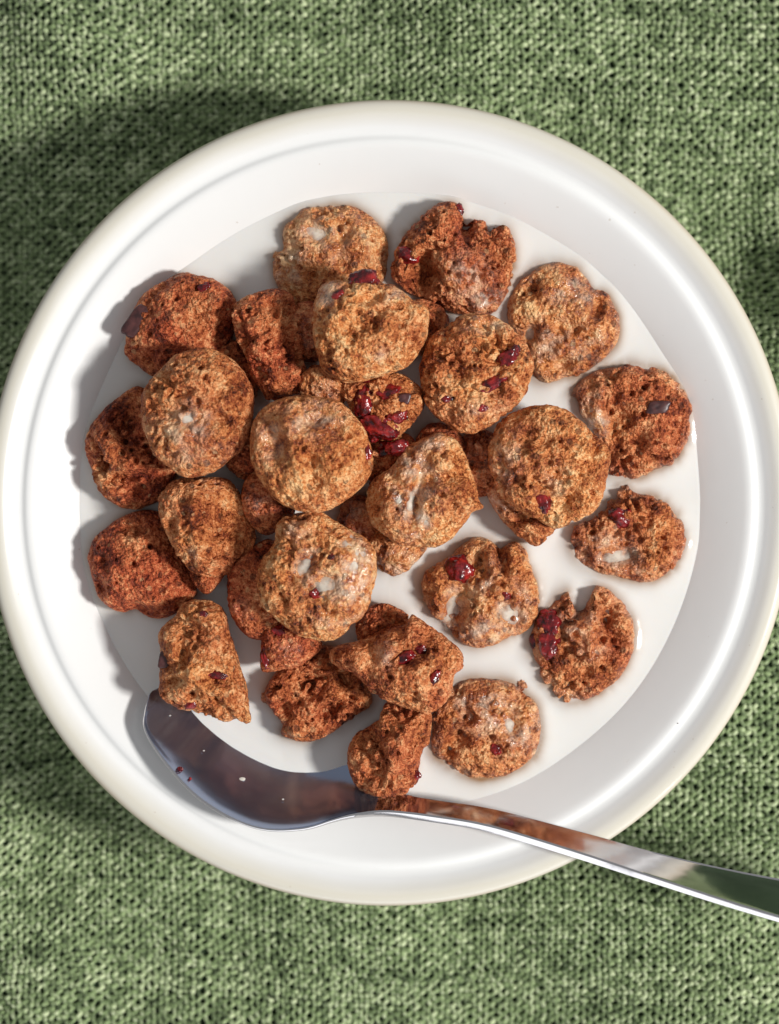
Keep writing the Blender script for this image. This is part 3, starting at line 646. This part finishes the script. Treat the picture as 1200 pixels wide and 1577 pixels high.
def radius_of(outline, c):
    K = np.array(outline, dtype=float); n = len(K); pts = []
    for i in range(n):
        p0, p1, p2, p3 = K[i - 1], K[i], K[(i + 1) % n], K[(i + 2) % n]
        for t in np.linspace(0, 1, 10, endpoint=False):
            pts.append(0.5 * (2 * p1 + (p2 - p0) * t + (2 * p0 - 5 * p1 + 4 * p2 - p3) * t * t + (3 * p1 - p0 - 3 * p2 + p3) * t ** 3))
    pts = np.array(pts) - c
    a = np.arctan2(-pts[:, 1], pts[:, 0]); r = np.hypot(pts[:, 0], pts[:, 1])
    k = np.argsort(a); a, r = a[k], r[k]
    a = np.concatenate([a - 2 * math.pi, a, a + 2 * math.pi]); r = np.tile(r, 3)
    g = np.linspace(-math.pi, math.pi, 361)
    rr = np.interp(g, a, r)
    rr = (np.roll(rr, 1) + rr + np.roll(rr, -1)) / 3
    return g, rr

def ell(x, y, fx, fy, rx, ry, rot):
    a = math.radians(rot)
    u = ((x - fx) * math.cos(a) + (y - fy) * math.sin(a)) / rx
    v = (-(x - fx) * math.sin(a) + (y - fy) * math.cos(a)) / ry
    return u * u + v * v

def build_cookie(i, d):
    SPH_V, SPH_F = (LOW_V, LOW_F) if d.get('low') else (globals()['SPH_V'], globals()['SPH_F'])
    out = np.array(d['o'], dtype=float)
    c = np.array([(out[:, 0].min() + out[:, 0].max()) / 2, (out[:, 1].min() + out[:, 1].max()) / 2]) * 0.5 + out.mean(0) * 0.5
    zc = ZM + (d['z'] - 22) * 0.00085
    W = P(c[0], c[1], zc); k = S * (ZRIM + HCAM - zc) / HCAM         # metres per pixel at this height
    g, rr = radius_of(d['o'], c)
    V = SPH_V
    th = np.arctan2(V[:, 1], V[:, 0]); h = np.hypot(V[:, 0], V[:, 1]); sz = V[:, 2]
    r = (np.interp(th, g, rr) + 0.5) * k
    e = 2 / 2.3
    rho = np.clip(h, 0, 1) ** e; zz = np.sign(sz) * np.abs(sz) ** e
    # the outline fades to a rounder one towards the middle of the top
    rmean = rr.mean() * k
    rmix = rmean + (r - rmean) * smooth(0.15, 0.95, rho)
    x, y = rmix * rho * np.cos(th), rmix * rho * np.sin(th)
    z = np.where(zz > 0, zz * d['up'] / 1000, zz * d['dn'] / 1000)
    top = smooth(-0.1, 0.35, sz)
    z = z + (x * d['tilt'][0] + y * d['tilt'][1]) * top
    B = np.stack([x, y, z], 1)
    N = normals(B, SPH_F)
    if (N * B).sum() < 0: N = -N
    q = B + np.array([i * 0.137, i * 0.071, i * 0.193]) + 5.0
    rx, ry = B[:, 0], B[:, 1]
    film = np.zeros(len(B))
    extra = np.zeros(len(B))
    for (kind, px, py, ax, ay, rot, mm) in d['f']:
        fx, fy = (px - c[0]) * k, -(py - c[1]) * k
        E = ell(rx, ry, fx, fy, ax * k, ay * k, rot)
        if kind == 'film': film = np.maximum(film, mm * np.exp(-E * 0.9))
        elif kind == 'puddle': film = np.maximum(film, np.exp(-(E * 0.6) ** 2))
        elif kind == 'pit': extra -= mm / 1000 * np.exp(-(E * 0.8) ** 1.5)
        elif kind == 'bump': extra += mm / 1000 * np.exp(-(E * 0.8) ** 1.3)
        elif kind == 'fruit': extra -= 0.0005 * np.exp(-E * 0.7)
    film *= top
    wet = smooth(0.005, 0.0, z + zc - ZM) * 0.55
    film = np.maximum(film, wet)
    cr = np.clip(d['crumb'] + 0.45 * vnoise(q * 130, 11), 0.08, 1.1)
    lump = 0.0010 * vnoise(q * 170, 1) + 0.0008 * vnoise(q * 340, 2)
    n3 = vnoise(q * 420, 3)
    tear = -0.0026 * smooth(0.10, 0.55, 1 - np.abs(n3) * 2.6) * smooth(0.0, 0.5, vnoise(q * 150, 4) + 0.15)
    w1, c1 = worley(q * 620, 5)
    gran = 0.00070 * (0.55 - w1)
    w2, c2 = worley(q * 1150, 6)
    fine = 0.00042 * (0.5 - w2)
    w3, c3 = worley(q * 300, 8)
    pore = -0.0026 * smooth(0.34, 0.05, w3) * (c3 > 0.45)
    w4, c4 = worley(q * 520, 9)
    pore2 = -0.0016 * smooth(0.34, 0.08, w4) * (c4 > 0.5)
    calm = 1 - 0.75 * np.clip(film, 0, 1)
    disp = lump * (0.5 + 0.7 * cr) + tear * cr * cr + (gran * (0.35 + 1.0 * cr) + fine + pore * (0.25 + 0.9 * cr) + pore2 * (0.2 + 0.7 * cr)) * calm
    disp = disp * (0.34 + 0.66 * smooth(0.05, 0.6, sz))       # the baked sides are smoother than the top
    V2 = B + N * disp[:, None]
    V2[:, 2] += 1.3 * extra * top
    tone = np.clip(d['tone'] + 0.5 * vnoise(q * 110, 12), 0, 1)
    origin = np.array([W[0], W[1], zc - d['dn'] / 1000])
    body = V2 + np.array([0, 0, d['dn'] / 1000])
    root = bpy.data.objects.new('cookie', None); COL.objects.link(root); root.location = origin
    tag(root, d['label'], 'cookie', GROUP)
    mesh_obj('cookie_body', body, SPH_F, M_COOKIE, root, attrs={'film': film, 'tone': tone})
    wz = body[:, 2] + origin[2]
    m = np.abs(wz - ZM) < 0.0004
    MENISCUS.append((body[m] + origin)[:, :2])
    # inclusions and milk lying on the cookie
    tv = body[sz > 0.05]
    for j, (kind, px, py, ax, ay, rot, mm) in enumerate(d['f']):
        if kind not in ('puddle', 'fruit', 'choc'): continue
        fx, fy = (px - c[0]) * k, -(py - c[1]) * k
        E = ell(tv[:, 0], tv[:, 1], fx, fy, ax * k, ay * k, rot)
        near = tv[E < 1.2]
        if len(near) < 6:
            near = tv[np.argsort(E)[:12]]
        a = math.radians(rot)
        if kind == 'puddle':
            A = np.stack([near[:, 0] - fx, near[:, 1] - fy, np.ones(len(near))], 1)
            co, *_ = np.linalg.lstsq(A, near[:, 2], rcond=None)
            res = near[:, 2] - A @ co
            lev = np.quantile(res, 0.50)
            nr, na = 7, 26
            pv = []; pt = []
            for ri in range(nr + 1):
                for ai in range(na):
                    t = 2 * math.pi * ai / na; s = ri / nr
                    wob = 1 + 0.16 * math.sin(2 * t + i + j) + 0.12 * math.sin(3 * t + 2 * i + j) + 0.08 * math.sin(5 * t + j)
                    u, v = s * ax * k * 1.3 * wob * math.cos(t), s * ay * k * 1.3 * wob * math.sin(t)
                    X, Y = u * math.cos(a) - v * math.sin(a), u * math.sin(a) + v * math.cos(a)
                    pt.append(s)
                    pv.append((fx + X, fy + Y, co[0] * X + co[1] * Y + co[2] + lev - 0.0011 * s ** 4))
            idx = np.arange((nr + 1) * na).reshape(nr + 1, na); nx = np.roll(idx, -1, axis=1)
            F = np.stack([idx[:-1], idx[1:], nx[1:], nx[:-1]], -1).reshape(-1, 4)
            mesh_obj('milk_puddle', np.array(pv), F, M_FILM, root, attrs={'thin': pt})
        else:
            base = np.quantile(near[:, 2], 0.6)
            sx, sy = ax * k * 1.12, ay * k * 1.12
            szz = max(min(sx, sy) * 0.75, 0.0007)
            v = SM_V.copy() if kind == 'fruit' else SM_V * 1.0
            if kind == 'fruit':
                qq = v * 1.5 + i * 3.1 + j * 1.7
                v = v * (1 + 0.42 * vnoise(qq, 31) + 0.30 * np.abs(vnoise(qq * 2.4, 32)))[:, None]
                mat, nm = M_FRUIT, 'cranberry_piece'
            else:
                p = 5.0
                v = v / (np.abs(v) ** p).sum(1)[:, None] ** (1 / p)
                v = v * (1 + 0.07 * vnoise(v * 2 + i, 33))[:, None]
                v[:, 0] += 0.25 * v[:, 1]
                mat, nm = M_CHOC, 'chocolate_piece'
            v = v * np.array([sx, sy, szz])
            v = np.stack([v[:, 0] * math.cos(a) - v[:, 1] * math.sin(a), v[:, 0] * math.sin(a) + v[:, 1] * math.cos(a), v[:, 2]], 1)
            v += np.array([fx, fy, base + mm * 0.00022 - szz * 0.62])
            mesh_obj(nm, v, SM_F, mat, root)

for i, d in enumerate(COOKIES):
    build_cookie(i, d)

# ------------------------------------------------------------------ crumbs
def crumb(px, py, z, rpx, label, mat=None, sq=(1, 1, .7), seed=0):
    v = SM_V if rpx > 4 else TINY_V
    f = SM_F if rpx > 4 else TINY_F
    w = P(px, py, z); r = rpx * S
    b = v * (1 + 0.35 * vnoise(v * 1.6 + seed * 5.3, 51) + 0.2 * vnoise(v * 4 + seed, 52))[:, None] * np.array(sq) * r
    b[:, 2] -= b[:, 2].min()
    o = mesh_obj('crumb', b, f, mat or M_COOKIE, attrs={'film': np.full(len(b), 0.3), 'tone': np.full(len(b), 0.5)})
    o.location = w
    tag(o, label, 'crumb')
def wall_z(px, py):
    z = 0.03
    for _ in range(12):
        r = np.hypot(*P(px, py, z)[:2])
        inner = BOWL[70:]
        inner = inner[np.argsort(inner[:, 0])]
        z = float(np.interp(r, inner[:, 0], inner[:, 1]))
    return z
crumb(803, 1055, ZM - 0.0003, 8, 'orange brown crumb floating in milk beside the cookie with dark holes', seed=1)
crumb(413, 1072, ZM + 0.0005, 10, 'rounded amber crumb at the edge of the dark open-crumbed cookie', seed=2)
crumb(998, 1030, wall_z(998, 1030), 0.9, 'tiny brown speck on the inner wall right of the bitten cookie', M_CHOC, seed=4)
crumb(1044, 1114, wall_z(1044, 1114), 0.9, 'tiny brown speck on the bowl wall above the spoon handle', M_CHOC, seed=5)

# milk droplets and fruit specks left on the spoon
SPD = (ZRIM + HCAM - SPOON_V[:, 2]) / HCAM
SPX = (SPOON_V[:, 0] - XN) / (S * SPD) + NX; SPY = NY - (SPOON_V[:, 1] - YN) / (S * SPD)
def on_spoon(px, py):
    d = np.hypot(SPX - px, SPY - py)
    k = np.argsort(d)[:6]
    return SPOON_V[k[np.argmax(SPOON_V[k, 2])], 2]
spoon_root = bpy.data.objects['spoon']
for n_, (px, py, r_) in enumerate([(373, 1200, 3.6), (314, 1156, 1.2), (436, 1231, 1.3), (262, 1102, 1.2)]):
    b_ = TINY_V * np.array([1.4, 0.9, .35]) * r_ * S * (1 + 0.2 * vnoise(TINY_V * 2 + n_, 61))[:, None]
    mesh_obj('milk_droplet', b_ + P(px, py, on_spoon(px, py)), TINY_F, M_FILM, spoon_root)
crumb(278, 1184, on_spoon(278, 1184) - 0.0001, 4.2, 'larger red fruit speck stuck on the edge of the spoon', M_FRUIT, seed=6)
crumb(293, 1199, on_spoon(293, 1199) - 0.0001, 2.4, 'smaller red fruit speck stuck on the edge of the spoon', M_FRUIT, seed=7)

# ------------------------------------------------------------------ the milk
def build_milk():
    sp = SPOON_V[np.abs(SPOON_V[:, 2] - ZM) < 0.0012][:, :2]
    pts = np.concatenate(MENISCUS)
    kd = kdtree.KDTree(len(pts))
    for n_, p in enumerate(pts): kd.insert((p[0], p[1], 0), n_)
    kd.balance()
    ks = kdtree.KDTree(max(len(sp), 1))
    for n_, p in enumerate(sp): ks.insert((p[0], p[1], 0), n_)
    ks.balance()
    R = 0.0738; nr, na = 210, 600
    rs = np.linspace(0.0005, R, nr); th = np.linspace(0, 2 * math.pi, na, endpoint=False)
    x = (rs[:, None] * np.cos(th)).ravel(); y = (rs[:, None] * np.sin(th)).ravel()
    dc = np.array([kd.find((a, b, 0))[2] for a, b in zip(x, y)])
    ds = np.array([ks.find((a, b, 0))[2] for a, b in zip(x, y)]) if len(sp) else np.full(len(x), 1.0)
    r = np.hypot(x, y)
    p = np.stack([x, y, np.zeros_like(x)], 1)
    def blur(a, n):
        a = a.reshape(nr, na)
        for _ in range(n):
            up = np.concatenate([a[:1], a[:-1]]); dn = np.concatenate([a[1:], a[-1:]])
            a = 0.4 * a + 0.15 * (up + dn + np.roll(a, 1, 1) + np.roll(a, -1, 1))
        return a.ravel()
    men = blur(np.exp(-dc / 0.0016), 7)
    z = ZM + 0.0012 * men + 0.0005 * blur(np.exp(-ds / 0.0016), 7) + 0.0003 * np.exp(-(0.0718 - r).clip(0) / 0.0030)
    z += 0.00006 * vnoise(p * 60, 71)
    tint = np.clip(0.85 * np.exp(-(dc / 0.0014) ** 1.3) + 0.13 * np.exp(-dc / 0.006), 0, 1) * (0.75 + 0.5 * vnoise(p * 120, 72))
    ids = np.arange(nr * na).reshape(nr, na); nx = np.roll(ids, -1, axis=1)
    F = np.stack([ids[:-1], ids[1:], nx[1:], nx[:-1]], -1).reshape(-1, 4)
    F = F[:, ::-1] if False else F
    o = mesh_obj('milk', np.stack([x, y, z], 1), F, M_MILK, attrs={'tint': np.clip(tint, 0, 1)})
    tag(o, 'white milk filling the bowl around the floating cookies', 'milk')
build_milk()
